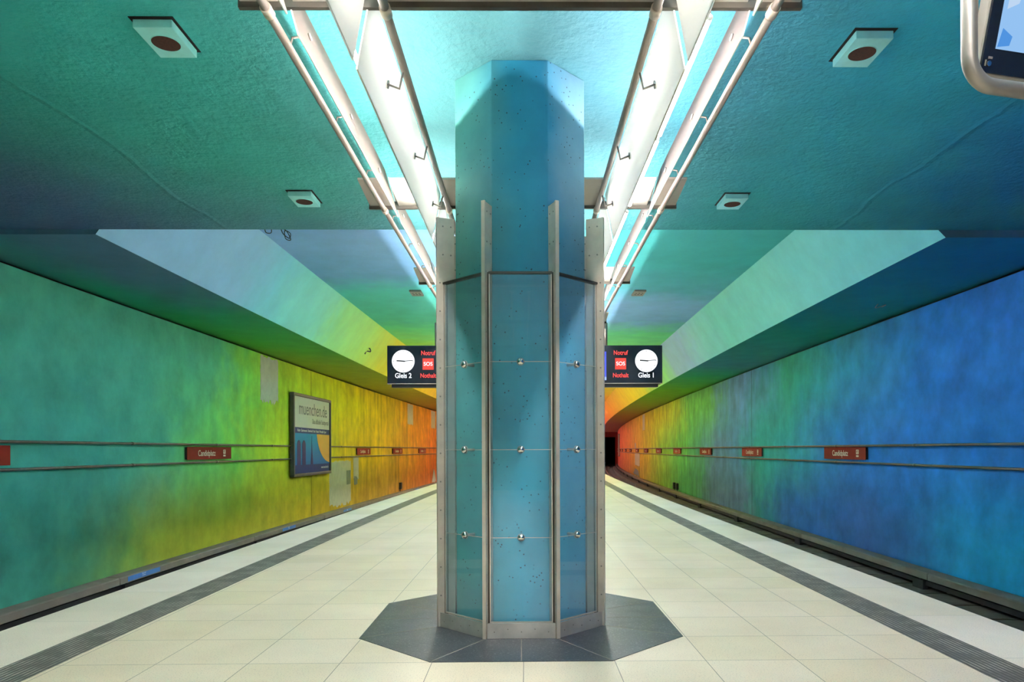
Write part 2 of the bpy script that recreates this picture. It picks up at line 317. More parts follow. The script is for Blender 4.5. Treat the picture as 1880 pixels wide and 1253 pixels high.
# ---------------------------------------------------------------- the shell
ZC = 4.351; ZL, ZR, ZV = 4.285, 4.25, 5.45; YE = 9.525; SE = 118.0; S0 = -14.0
WL, WR = -7.8, 7.8; BED = -1.55
near_s = frange(S0, YE, .6); far_s = frange(YE, SE, 1.2); all_s = frange(S0, SE, 1.2)
c = MB()
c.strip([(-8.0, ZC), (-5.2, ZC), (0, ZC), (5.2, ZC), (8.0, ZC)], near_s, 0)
def face(poly, mi, sY=YE): c.add([(u+cx(sY), sY, z) for u, z in poly], [tuple(range(len(poly)))], mi)
face([(-8.0, ZL), (-5.70, ZL), (-5.66, ZC), (-8.0, ZC)], 6); face([(8.0, ZR), (5.70, ZR), (5.60, ZC), (8.0, ZC)], 6)
face([(-5.66, ZC), (-4.88, ZV), (4.98, ZV), (5.60, ZC)], 1)
c.strip([(-4.88, ZV), (-1.6, ZV), (1.6, ZV), (4.98, ZV)], far_s, 1)
c.strip([(-5.70, ZL), (-4.88, ZV)], far_s, 2); c.strip([(5.70, ZR), (4.98, ZV)], far_s, 3)
c.strip([(-8.0, ZL), (-5.70, ZL)], far_s, 4); c.strip([(8.0, ZR), (5.70, ZR)], far_s, 5)
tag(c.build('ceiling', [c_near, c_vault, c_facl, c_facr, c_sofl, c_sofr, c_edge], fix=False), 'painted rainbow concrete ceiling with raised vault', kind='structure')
def wallmesh(name, u, zt, mat):
    b = MB(); sg = 1 if u > 0 else -1
    b.strip([(u, BED), (u, -.95)], all_s, 1); b.strip([(u, -.95), (u, 1.4), (u, zt-.07)], all_s, 0)
    b.strip([(u, zt-.07), (u+.14*sg, zt-.07), (u+.14*sg, ZC+.02)], all_s, 2)
    tag(b.build(name, [mat, m_conc_d, m_black], fix=False), kind='structure')
wallmesh('wall_left', WL, ZL, wl); wallmesh('wall_right', WR, ZR, wr)
# end walls, tunnel portals and the dark tunnel tubes
m_redbeam = plain('red_painted_portal', (.30, .035, .03), .8); m_tun = plain('tunnel_black_concrete', (.012, .011, .011), .95)
b = MB()
def yface(x0, x1, z0, z1, y, mi): b.add([(x0, y, z0), (x1, y, z0), (x1, y, z1), (x0, y, z1)], [(0, 1, 2, 3)], mi)
e = cx(SE)
yface(e-8.2, e+8.2, 3.45, 5.6, SE, 0); yface(e-4.07, e+3.81, BED, 3.5, SE, 0)
yface(e+7.35, e+8.2, BED, 3.5, SE, 0); yface(e-8.2, e-7.35, BED, 3.5, SE, 0)
for a, d in ((-7.35, -4.07), (3.81, 7.35)):
    for q in (a, d): b.add([(e+q, SE, BED), (e+q+5, SE+30, BED), (e+q+5, SE+30, 3.45), (e+q, SE, 3.45)], [(0, 1, 2, 3)], 1)
    b.add([(e+a, SE, 3.45), (e+d, SE, 3.45), (e+d+5, SE+30, 3.45), (e+a+5, SE+30, 3.45)], [(0, 1, 2, 3)], 1)
    b.add([(e+a, SE, BED), (e+d, SE, BED), (e+d+5, SE+30, BED), (e+a+5, SE+30, BED)], [(0, 1, 2, 3)], 1)
    yface(e+a+4.9, e+d+5.1, BED, 3.5, SE+30, 1)
tag(b.build('wall_back', [m_redbeam, m_tun], fix=False), kind='structure')
b = MB(); yface(-8.1, 8.1, BED, 4.6, S0, 0)  # unseen wall behind the camera, added to enclose the light
tag(b.build('wall_front', plain('rear_wall_paint', (.10, .30, .34), .8), fix=False), kind='structure')
# platform
EL, ER = -4.07, 3.81
b = MB(); b.loop([(-3.05, 0), (2.85, 0), (2.85, -.3), (-3.05, -.3)], all_s)
tag(b.build('floor', m_floor), kind='structure')
b = MB(); b.loop([(EL+.05, -.3), (ER-.05, -.3), (ER-.05, BED), (EL+.05, BED)], all_s)
tag(b.build('trim_1', m_conc_d), kind='structure')
for k, (a, d) in enumerate(((EL, -3.37), (3.17, ER))):
    b = MB(); b.loop([(a, 0), (d, 0), (d, -.3), (a, -.3)], all_s); tag(b.build('trim_%d' % (2+k), m_edge), kind='structure')
for k, (a, d) in enumerate(((-3.37, -3.05), (2.85, 3.17))):
    b = MB(); b.loop([(a, .003), (d, .003), (d, -.3), (a, -.3)], all_s); tag(b.build('trim_%d' % (4+k), m_tact), kind='structure')
# dark stone inlay round the column
b = MB(); b.slab([(-T, Y0), (T, Y0), (2*T, Y0+T), (2*T, Y0+3*T), (T, Y0+4*T), (-T, Y0+4*T), (-2*T, Y0+3*T), (-2*T, Y0+T)], 0, .004, 0)
CY = Y0+2*T
def jline(p, q, wd=.006):
    p, q = Vector(p), Vector(q); d = (q-p).normalized(); n = Vector((-d.y, d.x))*wd/2
    b.slab([tuple(p+n), tuple(q+n), tuple(q-n), tuple(p-n)], .0041, .0052, 1)
Ai = .665; Ci = Ai*tan(PI/8)
jline((0, Y0), (0, CY-Ai)); jline((0, Y0+4*T), (0, CY+Ai))
for sx in (-1, 1):
    jline((sx*2*T, CY), (sx*Ai, CY))
    for sy in (-1, 1):
        jline((sx*Ci, CY+sy*Ai), (sx*T*.98, CY+sy*(2*T-.02))); jline((sx*Ai, CY+sy*Ci), (sx*(2*T-.02), CY+sy*T*.98))
tag(b.build('trim_6', [m_inlay, m_joint]), kind='structure')
# track beds
b = MB(); b.strip([(WL-.1, BED), (EL+.06, BED)], all_s, 0); b.strip([(ER-.06, BED), (WR+.1, BED)], all_s, 0)
tag(b.build('floor_trackbed', m_bed, fix=False), kind='structure')
# kerb of concrete blocks below the power rail
def kerb(name, u0, u1):
    b = MB(); s = -12.0
    while s < 112:
        b.loop([(u0, BED), (u1, BED), (u1, -1.28), (u0, -1.28)], [s+.05, s+.95]); s += 1.0
    b.loop([(u0+.02, BED), (u1-.02, BED), (u1-.02, -1.33), (u0+.02, -1.33)], frange(-12, 112, 2), 1)
    tag(b.build(name, [m_conc_d, m_black]), kind='structure')
kerb('trim_7', WL+.02, WL+.75); kerb('trim_8', WR-.75, WR-.02)
# rails on sleepers
lab = {(-1, 0): 'rusty running rail nearest the platform on the left track', (-1, 1): 'rusty running rail nearest the teal wall on the left track', (1, 0): 'rusty running rail nearest the platform on the right track', (1, 1): 'rusty running rail nearest the blue wall on the right track'}
for side, e0 in ((-1, -EL), (1, ER)):
    for j, off in enumerate((.75, 2.185)):
        u = side*(e0+off)
        b = MB(); b.loop([(u-.07, BED+.12), (u+.07, BED+.12), (u+.07, BED+.135), (u+.012, BED+.15), (u+.012, BED+.23), (u+.035, BED+.24), (u+.035, BED+.27), (u-.035, BED+.27), (u-.035, BED+.24), (u-.012, BED+.23), (u-.012, BED+.15), (u-.07, BED+.135)], frange(-13, 146, 1.5))
        tag(b.build('rail', m_rail), lab[(side, j)], 'rail', 'running rails')
    b = MB(); u = side*(e0+1.4675)
    for k in range(0, 182):
        s = 3+k*.62; b.box(u+cx(s)-1.15, u+cx(s)+1.15, s-.12, s+.12, BED, BED+.12)
    tag(b.build('sleepers', m_sleep), 'row of dark sleepers under the %s track rails' % ('left' if side < 0 else 'right'), 'sleepers', kind='stuff')
# third rail covers along the walls
def tiny(parent, side, s, u):
    sgn = -1 if side > 0 else 1
    b = MB(); b.loop([(u+sgn*.002, -1.055), (u+sgn*.004, -1.055), (u+sgn*.004, -.965), (u+sgn*.002, -.965)], [s, s+1.15])
    o = b.build('sticker', m_blue, parent); tag(o, 'blue sticker with small white print')
    M = Matrix.Translation((u+sgn*.006+cx(s+.55), s+.55, -1.0)) @ Matrix(((0, 0, sgn, 0), (sgn, 0, 0, 0), (0, 1, 0, 0), (0, 0, 0, 1)))
    for dz, q in ((.015, 'Bitte nicht'), (-.02, 'berühren')): text_obj('sticker_text', q, .035, m_white, M @ Matrix.Translation((0, dz, 0)), o, ext=.0005)
for side in (-1, 1):
    t = thing('power_rail_cover', 'grey boxed power rail cover along the foot of the %s wall' % ('teal and yellow' if side < 0 else 'blue'), 'rail cover')
    uw = side*7.76; ui = side*7.50
    for s in frange(-12, 114, 6.3)[:-1]:
        b = MB(); ss = frange(s+.012, s+6.288, 1.26)
        b.loop([(uw, -.93), (ui+side*.02, -.945), (ui, -.965), (ui, -1.075), (ui+side*.03, -1.075), (uw, -1.02)], ss)
        b.build('cover_board', m_cover, t)
    for s in frange(1.0, 113.8, 6.4):
        b = MB(); x = cx(s)
        b.box(min(ui+side*.04, uw)+x, max(ui+side*.04, uw)+x, s-.05, s+.05, -1.5, -1.06); b.box(x+min(ui-side*.0, ui+side*.09), x+max(ui-side*.0, ui+side*.09), s-.18, s+.18, -1.40, -1.10)
        b.build('bracket', m_blackm, t)
    b = MB(); u = side*7.60; b.loop([(u-.045, -1.2), (u+.045, -1.2), (u+.045, -1.11), (u-.045, -1.11)], frange(-12, 114, 2)); b.build('conductor_rail', m_blackm, t)
    if side < 0:
        for s in (13.45, 21.6, 28.2, 43.0): tiny(t, side, s, ui)
# wall pipes and station signs
for side, (zt, zb) in ((-1, (1.545, 1.125)), (1, (1.462, 1.065))):
    for z, nm in ((zt, 'upper'), (zb, 'lower')):
        t = thing('wall_pipe', '%s dark metal pipe rail running along the %s wall' % (nm, 'teal and yellow' if side < 0 else 'blue'), 'pipe', group='wall pipes')
        u = side*7.72
        b = MB(); b.tube([(u+cx(s), s, z) for s in frange(-13, 117, 1.5)], .024, 10); b.build('pipe', m_bronze, t)
        for i, s in enumerate(frange(3.0, 113.25, 3.675)):
            b = MB(); b.tube([(u+cx(s), s, z), (side*7.80+cx(s), s, z)], .012, 8); b.tube([(u+cx(s), s-.05, z), (u+cx(s), s+.05, z)], .029, 10)
            b.build('pipe_bracket', m_bronze, t)
def rotY(side):   # local x,y -> world facing the platform : local x reads left-to-right for someone on the platform
    sg = 1 if side < 0 else -1
    return Matrix(((0, 0, sg, 0), (sg, 0, 0, 0), (0, 1, 0, 0), (0, 0, 0, 1)))
def make_sign(side):
    t = thing('station_sign', 'x', 'sign', group='station name signs')
    L, H, D = 2.33, .30, .10; R = rotY(side)
    b = MB(); b.box(-L/2+.01, L/2-.01, -H/2+.01, H/2-.01, -.058, -.012, 0, R); b.build('case', m_blackm, t)
    b = MB(); b.box(-L/2, L/2, -H/2, H/2, -.012, 0, 0, R); b.build('face_plate', m_red, t)
    # local x on this wall runs towards +Y for left wall, towards -Y for right wall
    text_obj('lettering', 'Candidplatz', .195, m_cream, R @ Matrix.Translation((-.20, -.005, .002)), t, sx=.97, ext=.001, bold=.002)
    b = MB(); x = .69
    for (a, d, q, r) in ((x, x+.13, -.02, .085), (x, x+.13, -.085, -.045)): b.box(a, d, q, r, .001, .003, 0, R)
    o = b.build('pictogram', m_cream, t)
    b = MB()
    for (a, d, q, r) in ((x+.03, x+.05, .02, .065), (x+.05, x+.10, .045, .065), (x+.05, x+.08, .0, .02)): b.box(a, d, q, r, .0035, .005, 0, R)
    b.build('pictogram_mark', m_red, o)
    return t
spotsL = [9.50, 17.21, 31.95, 38.95, 46.1, 53.2]; spotsR = [9.62, 17.12, 24.6, 31.7, 38.9, 46.0, 53.1, 60.2, 67.5, 75.1, 82.7, 89.8, 99.6, 106.5]
nL = ['cut off by the left frame edge', 'left of the big poster', 'first beyond the big poster', 'second beyond the big poster', 'third beyond the poster, on orange paint', 'hidden behind the column']
nR = ['cut off by the right frame edge', 'on solid blue paint', 'beside the first wall seam', 'on grey paint', 'just right of the second wall seam', 'on yellow green paint', 'on yellow paint, first past the green', 'crossing the tall white filler patch', 'fourth before the thin far billboard', 'third before the thin far billboard', 'second before the thin far billboard', 'behind the thin far billboard', 'on red paint just past the far billboard', 'on red paint nearest the tunnel mouth']
for side, spots, nn in ((-1, spotsL, nL), (1, spotsR, nR)):
    p = make_sign(side)
    for i, s in enumerate(spots):
        o = p if i == 0 else copy_tree(p)
        s = s*1.011; o.location = (side*7.73+cx(s), s, 1.34 if side < 0 else 1.285); o.rotation_euler = (0, 0, -atan(2*K*s))
        o['label'] = 'red station name sign on the %s wall, %s' % ('left' if side < 0 else 'right', nn[i])
# ---------------------------------------------------------------- painted column
m_col = rainbow('column_paint', [], 'z') if False else None
def colpaint():
    m = N('column_paint'); X, Y, Z = m.xyz()
    wob = m.math('MULTIPLY', m.math('SUBTRACT', m.noise(1.6, 3), .5), .35)
    xx = m.math('ADD', X, wob)
    lo = m.ramp(xx, [(-.5, (.10, .42, .38)), (-.25, (.09, .42, .46)), (0, (.08, .52, .70)), (.25, (.10, .50, .70)), (.5, (.14, .40, .56))], -.6, .6)  # lower band painted brighter to make up for dim light behind the glass
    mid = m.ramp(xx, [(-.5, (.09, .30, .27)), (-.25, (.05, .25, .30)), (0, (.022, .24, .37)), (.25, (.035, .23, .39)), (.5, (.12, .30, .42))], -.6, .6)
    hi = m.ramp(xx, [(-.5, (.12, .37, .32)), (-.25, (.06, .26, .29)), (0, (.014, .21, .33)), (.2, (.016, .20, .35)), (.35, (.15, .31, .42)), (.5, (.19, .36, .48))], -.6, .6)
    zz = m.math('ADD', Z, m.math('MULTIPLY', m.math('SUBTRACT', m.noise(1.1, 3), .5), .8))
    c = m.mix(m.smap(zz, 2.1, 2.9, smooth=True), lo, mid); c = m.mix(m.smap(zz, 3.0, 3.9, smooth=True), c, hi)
    mo = m.smap(m.noise(3.5, 6), .3, .7, .90, 1.10); c = m.mix(1.0, c, m.vec(mo, mo, mo), 'MULTIPLY')
    vo = m.n('TexVoronoi'); m.set(vo.inputs['Vector'], m.pos()); vo.inputs['Scale'].default_value = 24
    gate = m.smap(m.noise(5, 2), .44, .52)
    pit = m.math('MULTIPLY', m.smap(vo.outputs['Distance'], .10, .17, .9, 0), gate)
    c = m.mix(pit, c, (.02, .03, .035, 1))
    m.bsdf(c, .55, 0, .35, m.bump(m.math('SUBTRACT', m.noise(14, 4), m.math('MULTIPLY', pit, .6)), .18, .01)); return m.m
def octo(ap, a0=PI/8): r = ap/cos(PI/8); return [(r*sin(a0+i*PI/4), -r*cos(a0+i*PI/4)) for i in range(8)]
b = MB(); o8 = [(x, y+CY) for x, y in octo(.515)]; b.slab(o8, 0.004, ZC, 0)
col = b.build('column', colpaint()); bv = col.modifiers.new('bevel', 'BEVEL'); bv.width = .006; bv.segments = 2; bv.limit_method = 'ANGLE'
tag(col, 'eight-sided blue and teal painted concrete column in the platform centre', 'column')
# ---------------------------------------------------------------- glass cladding round the column
t = thing('column_cladding', 'steel and glass casing around the blue platform column', 'column cladding', (0, CY, 0))
AP = .61; seams = [.12, .745, 1.40, 2.055, 2.705]
for i in range(8):
    # corner fin i between faces, radial
    a = PI/8 + i*PI/4; d = Vector((sin(a), -cos(a), 0)); M = Matrix(((d.x, -d.y, 0, 0), (d.y, d.x, 0, 0), (0, 0, 1, 0), (0, 0, 0, 1)))
    b = MB(); b.box(.572, .714, -.007, .007, .0055, 3.237, 0, M); b.box(.698, .716, -.014, .014, .0055, 3.237, 0, M)
    f = b.build('corner_post', m_steel, t)
    b = MB()
    for k, z in enumerate(frange(.25, 3.17, .225)):
        for r in ((.60, .665) if z > 2.75 else (.69,)):
            for sg in (-1, 1): b.cyl(M @ Vector((r, sg*.0065, z)), M.to_3x3() @ Vector((0, sg, 0)), .0065, .004, 8)
    b.build('rivets', m_rivet, f)
    b = MB(); b.box(.634, .660, -.019, -.008, .02, 2.72, 0, M); b.box(.634, .660, .008, .019, .02, 2.72, 0, M); b.build('dark_channel', m_dframe, t)
hw = AP*tan(PI/8)
for i in range(8):
    a = i*PI/4; Rz = Matrix.Rotation(a, 4, 'Z')   # face i: outward normal (0,-1) rotated
    b = MB(); q = .252
    b.box(-q, q, -.652, -.642, .0055, .118, 0, Rz); kp = b.build('kick_plate', m_kick, t)
    b = MB()
    for x in (-.20, -.1, 0, .1, .2): b.cyl(Rz @ Vector((x, -.652, .055 + .02*((int(x*10) % 2)))), Rz.to_3x3() @ Vector((0, -1, 0)), .005, .003, 8)
    b.build('rivets', m_rivet, kp)
    b = MB(); b.box(-.236, .236, -AP-.02, -AP+.016, 2.706, 2.722, 0, Rz); b.build('top_rail', m_dframe, t)
    b = MB()
    for sg in (-1, 1): b.box(min(sg*.226, sg*.236), max(sg*.226, sg*.236), -AP-.006, -AP+.012, .12, 2.706, 0, Rz)
    b.box(-.236, .236, -AP-.006, -AP+.012, .112, .121, 0, Rz); b.build('glazing_bead', m_steel, t)
    for j in range(4):
        b = MB(); b.box(-.226, .226, -AP-.004, -AP+.004, seams[j]+.0025, seams[j+1]-.0025, 0, Rz); b.build('glass_pane', m_glass, t)
    for z in seams[1:4]:
        nrm = Rz.to_3x3() @ Vector((0, -1, 0))
        b = MB(); p = Rz @ Vector((0, -AP-.004, z)); b.tube([p, p+nrm*.004, p+nrm*.012, p+nrm*.018, p+nrm*.021], [.028, .028, .023, .012, .003], 24)
        o = b.build('fixing_disc', m_chrome, t)
        b = MB(); p = Rz @ Vector((0, -AP+.005, z)); b.cyl(p, -nrm, .011, .09, 12); b.cyl(p, -nrm, .030, .004, 20); b.build('spacer', m_steel, o)
        b = MB(); b.box(-.226, .226, -AP-.0015, -AP+.0015, z-.0022, z+.0022, 0, Rz); b.build('seal_strip', m_steel, t)
# ---------------------------------------------------------------- light troughs
BAR0 = 3.70; P = 3.09
def bay(sg, full=True):
    t = thing('light_trough', 'x', 'light fixture', group='light troughs')
    def px(v): return v*sg
    b = MB(); b.tube([(px(.706), 0.0, 3.695), (px(.706), P, 3.695)], .024, 16); b.build('inner_tube', m_steel_l, t)
    b = MB(); b.tube([(px(1.322), 0.0, 3.695), (px(1.322), P, 3.695)], .023, 16); b.build('outer_tube', m_steel_l, t)
    def slab(x0, z0, x1, z1, y0, y1, th, name, mat):
        nx, nz = (z1-z0), -(x1-x0); l = hypot(nx, nz); nx, nz = nx/l*th/2, nz/l*th/2
        b = MB(); b.prism([(px(x0-nx), z0-nz), (px(x1-nx), z1-nz), (px(x1+nx), z1+nz), (px(x0+nx), z0+nz)], y0, y1)
        o = b.build(name, mat, t)
        b = MB(); b.tube([(px(x0), y0, z0-.003), (px(x0), y1, z0-.003)], .005, 6); b.build('edge_profile', m_pedge, o)
        return o
    slab(.860, 3.40, .782, 3.82, .02, 3.03, .008, 'white_panel', m_wpanel)
    slab(1.166, 3.58, 1.290, 4.02, .02, 2.94, .008, 'outer_panel', m_ppanel)
    for y0 in (.06, 1.55):
        lx = .968 if sg < 0 else 1.005
        b = MB(); b.tube([(px(lx), y0+.02, 3.70), (px(lx), y0+1.42, 3.70)], .014, 12); l = b.build('lamp_tube', m_lamp, t)
        b = MB()
        for y in (y0+.008, y0+1.42): b.tube([(px(lx), y, 3.70), (px(lx), y+.012, 3.70)], .017, 10); b.box(min(px(lx-.006), px(lx+.006)), max(px(lx-.006), px(lx+.006)), y, y+.012, 3.70, 3.76)
        b.build('lamp_socket', m_white, l)
    for y in (.58, 1.62, 2.65):
        b = MB(); b.tube([(px(.712), y, 3.68), (px(.735), y, 3.575), (px(.80), y, 3.60)], .0075, 8); a = b.build('bracket_arm', m_steel_l, t)
        b = MB(); b.cyl((px(.800), y, 3.60), (px(1), 0, .2), .024, .012, 18); b.build('clamp_disc', m_chrome, a)
    for y in (.36, 1.33, 2.29):
        b = MB(); b.tube([(px(1.322), y, 3.695), (px(1.305), y, 3.755), (px(1.225), y, 3.762)], .007, 8); a = b.build('bracket_arm', m_steel_l, t)
        b = MB(); b.cyl((px(1.198), y, 3.762), (px(1), 0, -.27), .020, .012, 18); b.build('clamp_disc', m_steel_l, a)
    return t
def beam():
    t = thing('cross_beam', 'x', 'cross beam', group='cross beams')
    b = MB()
    for (a, d) in ((-.742, .742), (.818, 1.185), (1.262, 1.46), (-1.185, -.818), (-1.46, -1.262)): b.prism([(a, 0), (d, 0), (d, .018), (a, .018)], -.50, 0)
    # tilt: near edge a little higher
    b.v = [(x, y, z + 3.735 - y*.12) for x, y, z in b.v]; b.build('plate', m_plate, t)
    b = MB(); b.box(-1.47, 1.47, 0.0, .028, 3.705, 3.775); b.build('dark_lip', m_dframe, t)
    for x in (-1.322, -.706, .706, 1.322):
        b = MB(); b.tube([(x, -.02, 3.695), (x, .05, 3.695)], .030, 16); b.build('tube_clamp', m_steel, t)
    return t
def hanger(zt, t):
    for x in (-.16, .16):
        b = MB(); b.tube([(x, -.2, 3.775), (x, -.2, zt)], .014, 10); b.cyl((x, -.2, zt-.012), (0, 0, 1), .05, .010, 16); b.build('hanger_rod', m_steel, t)
protoN = {-1: bay(-1), 1: bay(1)}; used = {-1: False, 1: False}
bm_ = beam(); bn = copy_tree(bm_); hanger(ZC-.0, bm_); hanger(ZV-.0, bn); usedb = [False, False]
ord_ = {0: 'nearest the camera, cut by the top edge', 1: 'beside the column top', 2: 'just past the first lit bay', 3: 'farthest one showing'}
for k in range(-4, 36):
    y = BAR0+P*k; ang = -atan(2*K*max(0, y+P/2))
    for sg in (-1, 1):
        if used[sg]: o = copy_tree(protoN[sg])
        else: o = protoN[sg]; used[sg] = True
        o.location = (cx(y), y, 0); o.rotation_euler = (0, 0, ang)
        sd = 'left' if sg < 0 else 'right'
        if k in (-1, 0, 1, 2):
            o['label'] = {-1: 'end of the white opal light trough at the top edge, %s of the column', 0: 'bright white opal light trough above the %s of the column, the largest', 1: 'white opal light trough %s of the column between the wide and the next cross plate', 2: 'small far light trough %s of the column past the second cross plate in view'}[k] % sd
        else: o['label'] = 'light trough along the %s of the platform, out of view' % sd; o['group'] = '%s light troughs out of view' % sd
    near = y < YE; i = 0 if near else 1; p = (bm_, bn)[i]
    if usedb[i]: o = copy_tree(p)
    else: o = p; usedb[i] = True
    o.location = (cx(y), y, 0); o.rotation_euler = (0, 0, ang)
    o['label'] = {0: 'dark lipped cross beam at the very top edge of the view', 1: 'wide cream cross beam behind the top of the column', 2: 'cream cross beam level with the middle of the column casing posts', 3: 'smallest cream cross beam, directly above the clock display'}.get(k, 'cream cross beam out of view')
    if k not in (0, 1, 2, 3): o['group'] = 'cross beams out of view'
# ---------------------------------------------------------------- ceiling loudspeakers
def speaker(x, y, mat, label):
    t = thing('ceiling_speaker', label, 'speaker', (x, y, ZC), group='ceiling speakers')
    b = MB(); b.box(-.152, .152, -.215, .215, -.004, .0); b.build('recess_plate', m_black, t)
    b = MB(); b.box(-.133, .133, -.19, .19, -.060, -.004); o = b.build('case', mat, t); v = o.modifiers.new('b', 'BEVEL'); v.width = .004; v.segments = 2
    b = MB(); b.cyl((0, 0, -.064), (0, 0, 1), .094, .003, 36); b.build('grille', m_spkm, t)
    b = MB(); b.tube([(.097*cos(q*PI/18), .097*sin(q*PI/18), -.062) for q in range(37)], .003, 6, cap=False); b.build('grille_ring', mat, t)
speaker(-2.505, 5.07, m_spk, 'square ceiling loudspeaker at the upper left, larger of the two on the left')
speaker(-2.505, 8.29, m_spk, 'square ceiling loudspeaker at the left, nearer to the ceiling edge')
speaker(2.505, 5.16, m_spkr, 'square ceiling loudspeaker at the upper right, larger of the two on the right')
speaker(2.505, 8.35, m_spkr, 'square ceiling loudspeaker at the right, nearer to the ceiling edge')
def detector(x, y, label):
    t = thing('ceiling_grille', label, 'ceiling unit', (x, y, ZV), group='small vault ceiling units')
    b = MB(); b.box(-.15, .15, -.27, .27, -.05, 0); o = b.build('case', m_grey, t); v = o.modifiers.new('b', 'BEVEL'); v.width = .01; v.segments = 2
    b = MB()
    for i in range(3):
        for j in range(2): b.cyl((-.08+i*.08, -.08+j*.16, -.053), (0, 0, 1), .022, .003, 14)
    b.build('holes', m_black, t)
detector(-2.66, 18.25, 'small flat grey unit on the green vault ceiling left of the column')
detector(3.05, 18.25, 'small flat grey unit on the blue vault ceiling right of the column')
# ---------------------------------------------------------------- clock display
DY = 12.9; XL, XR = -2.415, 2.582; ZT, ZB = 3.293, 2.60
t = thing('clock_display', 'long black hanging display board with clocks behind the column', 'display board', (0, DY, 0))
m_scr = plain('display_black', (.012, .016, .024), .25, vary=.1)
m_halo = None
b = MB(); b.box(XL, XR, 0, .22, ZB, ZT); o = b.build('case', m_scr, t); v = o.modifiers.new('b', 'BEVEL'); v.width = .008; v.segments = 2
b = MB(); b.box(XL+.07, XR-.07, .05, .20, ZB-.06, ZB); b.build('bottom_ledge', m_blackm, t)
b = MB(); b.box(XL, XR, -.006, .0, ZB-.004, ZB+.006); b.build('bottom_trim', m_steel, t)
for x in (-1.53, 1.56):
    b = MB(); b.tube([(x, .1, ZT), (x, .1, 3.72)], .034, 14); b.build('hanging_pole', m_steel_l, t)
e_w = emit('clock_white', (.90, .96, 1.0), .36); e_r = emit('sos_red', (1.0, .09, .07), .26); e_rt = emit('red_text', (1.0, .10, .09), .28); e_wt = emit('white_text', (.85, .93, 1), .34); e_b = emit('train_display_blue', (.10, .14, .75), .28); e_bl = emit('train_display_light', (.35, .5, .95), .3)
Mx = lambda x, z, d=-.004: Matrix(((1, 0, 0, x), (0, 0, -1, d), (0, 1, 0, z), (0, 0, 0, 1)))
def clock(x, z, n):
    r = .205
    b = MB(); b.cyl((x, 0, z), (0, -1, 0), r, .006, 48); ck = b.build('clock_face', e_w, t)
    b = MB()
    for k in range(12):
        a = k*PI/6; q = Matrix.Translation((x, -.007, z)) @ Matrix.Rotation(a, 4, 'Y')
        b.box(-.004, .004, -.001, 0, r*.80, r*.93, 0, q)
    b.build('hour_marks', m_grey, ck)
    for a, l, wd, nm in ((-86*PI/180, .12, .011, 'hour_hand'), (88*PI/180-.04, .175, .006, 'minute_hand')):
        q = Matrix.Translation((x, -.010, z)) @ Matrix.Rotation(a, 4, 'Y'); b = MB(); b.box(-wd, wd, -.002, 0, -.035, l, 0, q); b.build(nm, m_black, ck)
    text_obj('track_number', 'Gleis %d' % n, .125, e_wt, Mx(x, z-.265), t, sx=.86, bold=.002, ext=.001)
for xc, xs, n, sd in ((-2.125, -1.675, 2, -1), (2.29, 1.82, 1, 1)):
    clock(xc, 3.01, n)
    text_obj('emergency_text', 'Notruf', .115, e_rt, Mx(xs, 3.155), t, sx=.80, bold=.002, ext=.001)
    text_obj('emergency_text', 'Nothalt', .115, e_rt, Mx(xs, 2.745), t, sx=.80, bold=.002, ext=.001)
    b = MB(); b.box(xs-.10, xs+.10, -.005, 0, 2.855, 3.06); o = b.build('sos_field', e_r, t)
    text_obj('sos_text', 'SOS', .095, e_wt, Mx(xs, 2.957, -.008), o, bold=.001, ext=.001)
    b = MB(); x1 = xs-sd*.26; x0 = x1-sd*1.35; b.box(min(x0, x1), max(x0, x1), -.005, 0, 2.66, 3.18); o = b.build('train_screen', e_b, t)
    b = MB(); b.box(min(x0, x1), max(x0, x1), -.007, -.005, 2.66, 2.72); b.build('screen_footer', e_bl, o)
    text_obj('screen_text', 'Sendling\nund\nLinie', .10, e_wt, Mx(x1-.03 if sd > 0 else x0-.0, 2.95, -.008), o, align='RIGHT', ext=.001)
# ---------------------------------------------------------------- big poster on the left wall
t = thing('advertising_billboard', 'framed city portal poster with towers and an orange disc on the left wall', 'billboard', (WL+.03+cx(25.0), 25.0, 1.91))
t.rotation_euler = (0, 0, -atan(2*K*25.0)); R = rotY(-1); PW, PH = 4.05, 2.76
def rect(b, x0, x1, y0, y1, z0, z1, mi=0): b.box(x0, x1, y0, y1, z0, z1, mi, R)
m_pf = plain('dark_grey_poster_frame', (.07, .07, .07), .4)
b = MB()
for a in ((-PW/2, PW/2, PH/2-.10, PH/2), (-PW/2, PW/2, -PH/2, -PH/2+.10), (-PW/2, -PW/2+.10, -PH/2+.1, PH/2-.1), (PW/2-.10, PW/2, -PH/2+.1, PH/2-.1)): rect(b, a[0], a[1], a[2], a[3], .01, .16)
o = b.build('frame', m_pf, t); v = o.modifiers.new('b', 'BEVEL'); v.width = .02; v.segments = 2
x0, x1, y0, y1 = -PW/2+.1, PW/2-.1, -PH/2+.1, PH/2-.1
m_pw = plain('poster_white', (.62, .62, .55), .65, spec=.12, vary=.02); m_pn = plain('poster_navy', (.045, .055, .17), .65, spec=.12, vary=.03); m_po = plain('poster_orange', (.80, .42, .10), .65, spec=.12, vary=.03); m_pu = plain('poster_tower_purple', (.07, .05, .14), .65, spec=.12, vary=.03); m_pt = plain('poster_text_black', (.03, .03, .03), .4)
mm = N('poster_sky_blue'); q = mm.n('TexCoord').outputs['Generated']; sp = mm.n('SeparateXYZ'); mm.t.links.new(q, sp.inputs[0])
mm.bsdf(mm.mix(sp.outputs[2], (.02, .13, .36, 1), (.01, .24, .50, 1)), .6, spec=.15)
b = MB(); rect(b, x0, x1, y0, y1, .03, .10); b.build('backing', m_pn, t)
yb = y0+(y1-y0)*.60; yn = y0+(y1-y0)*.525; yl = y0+(y1-y0)*.11
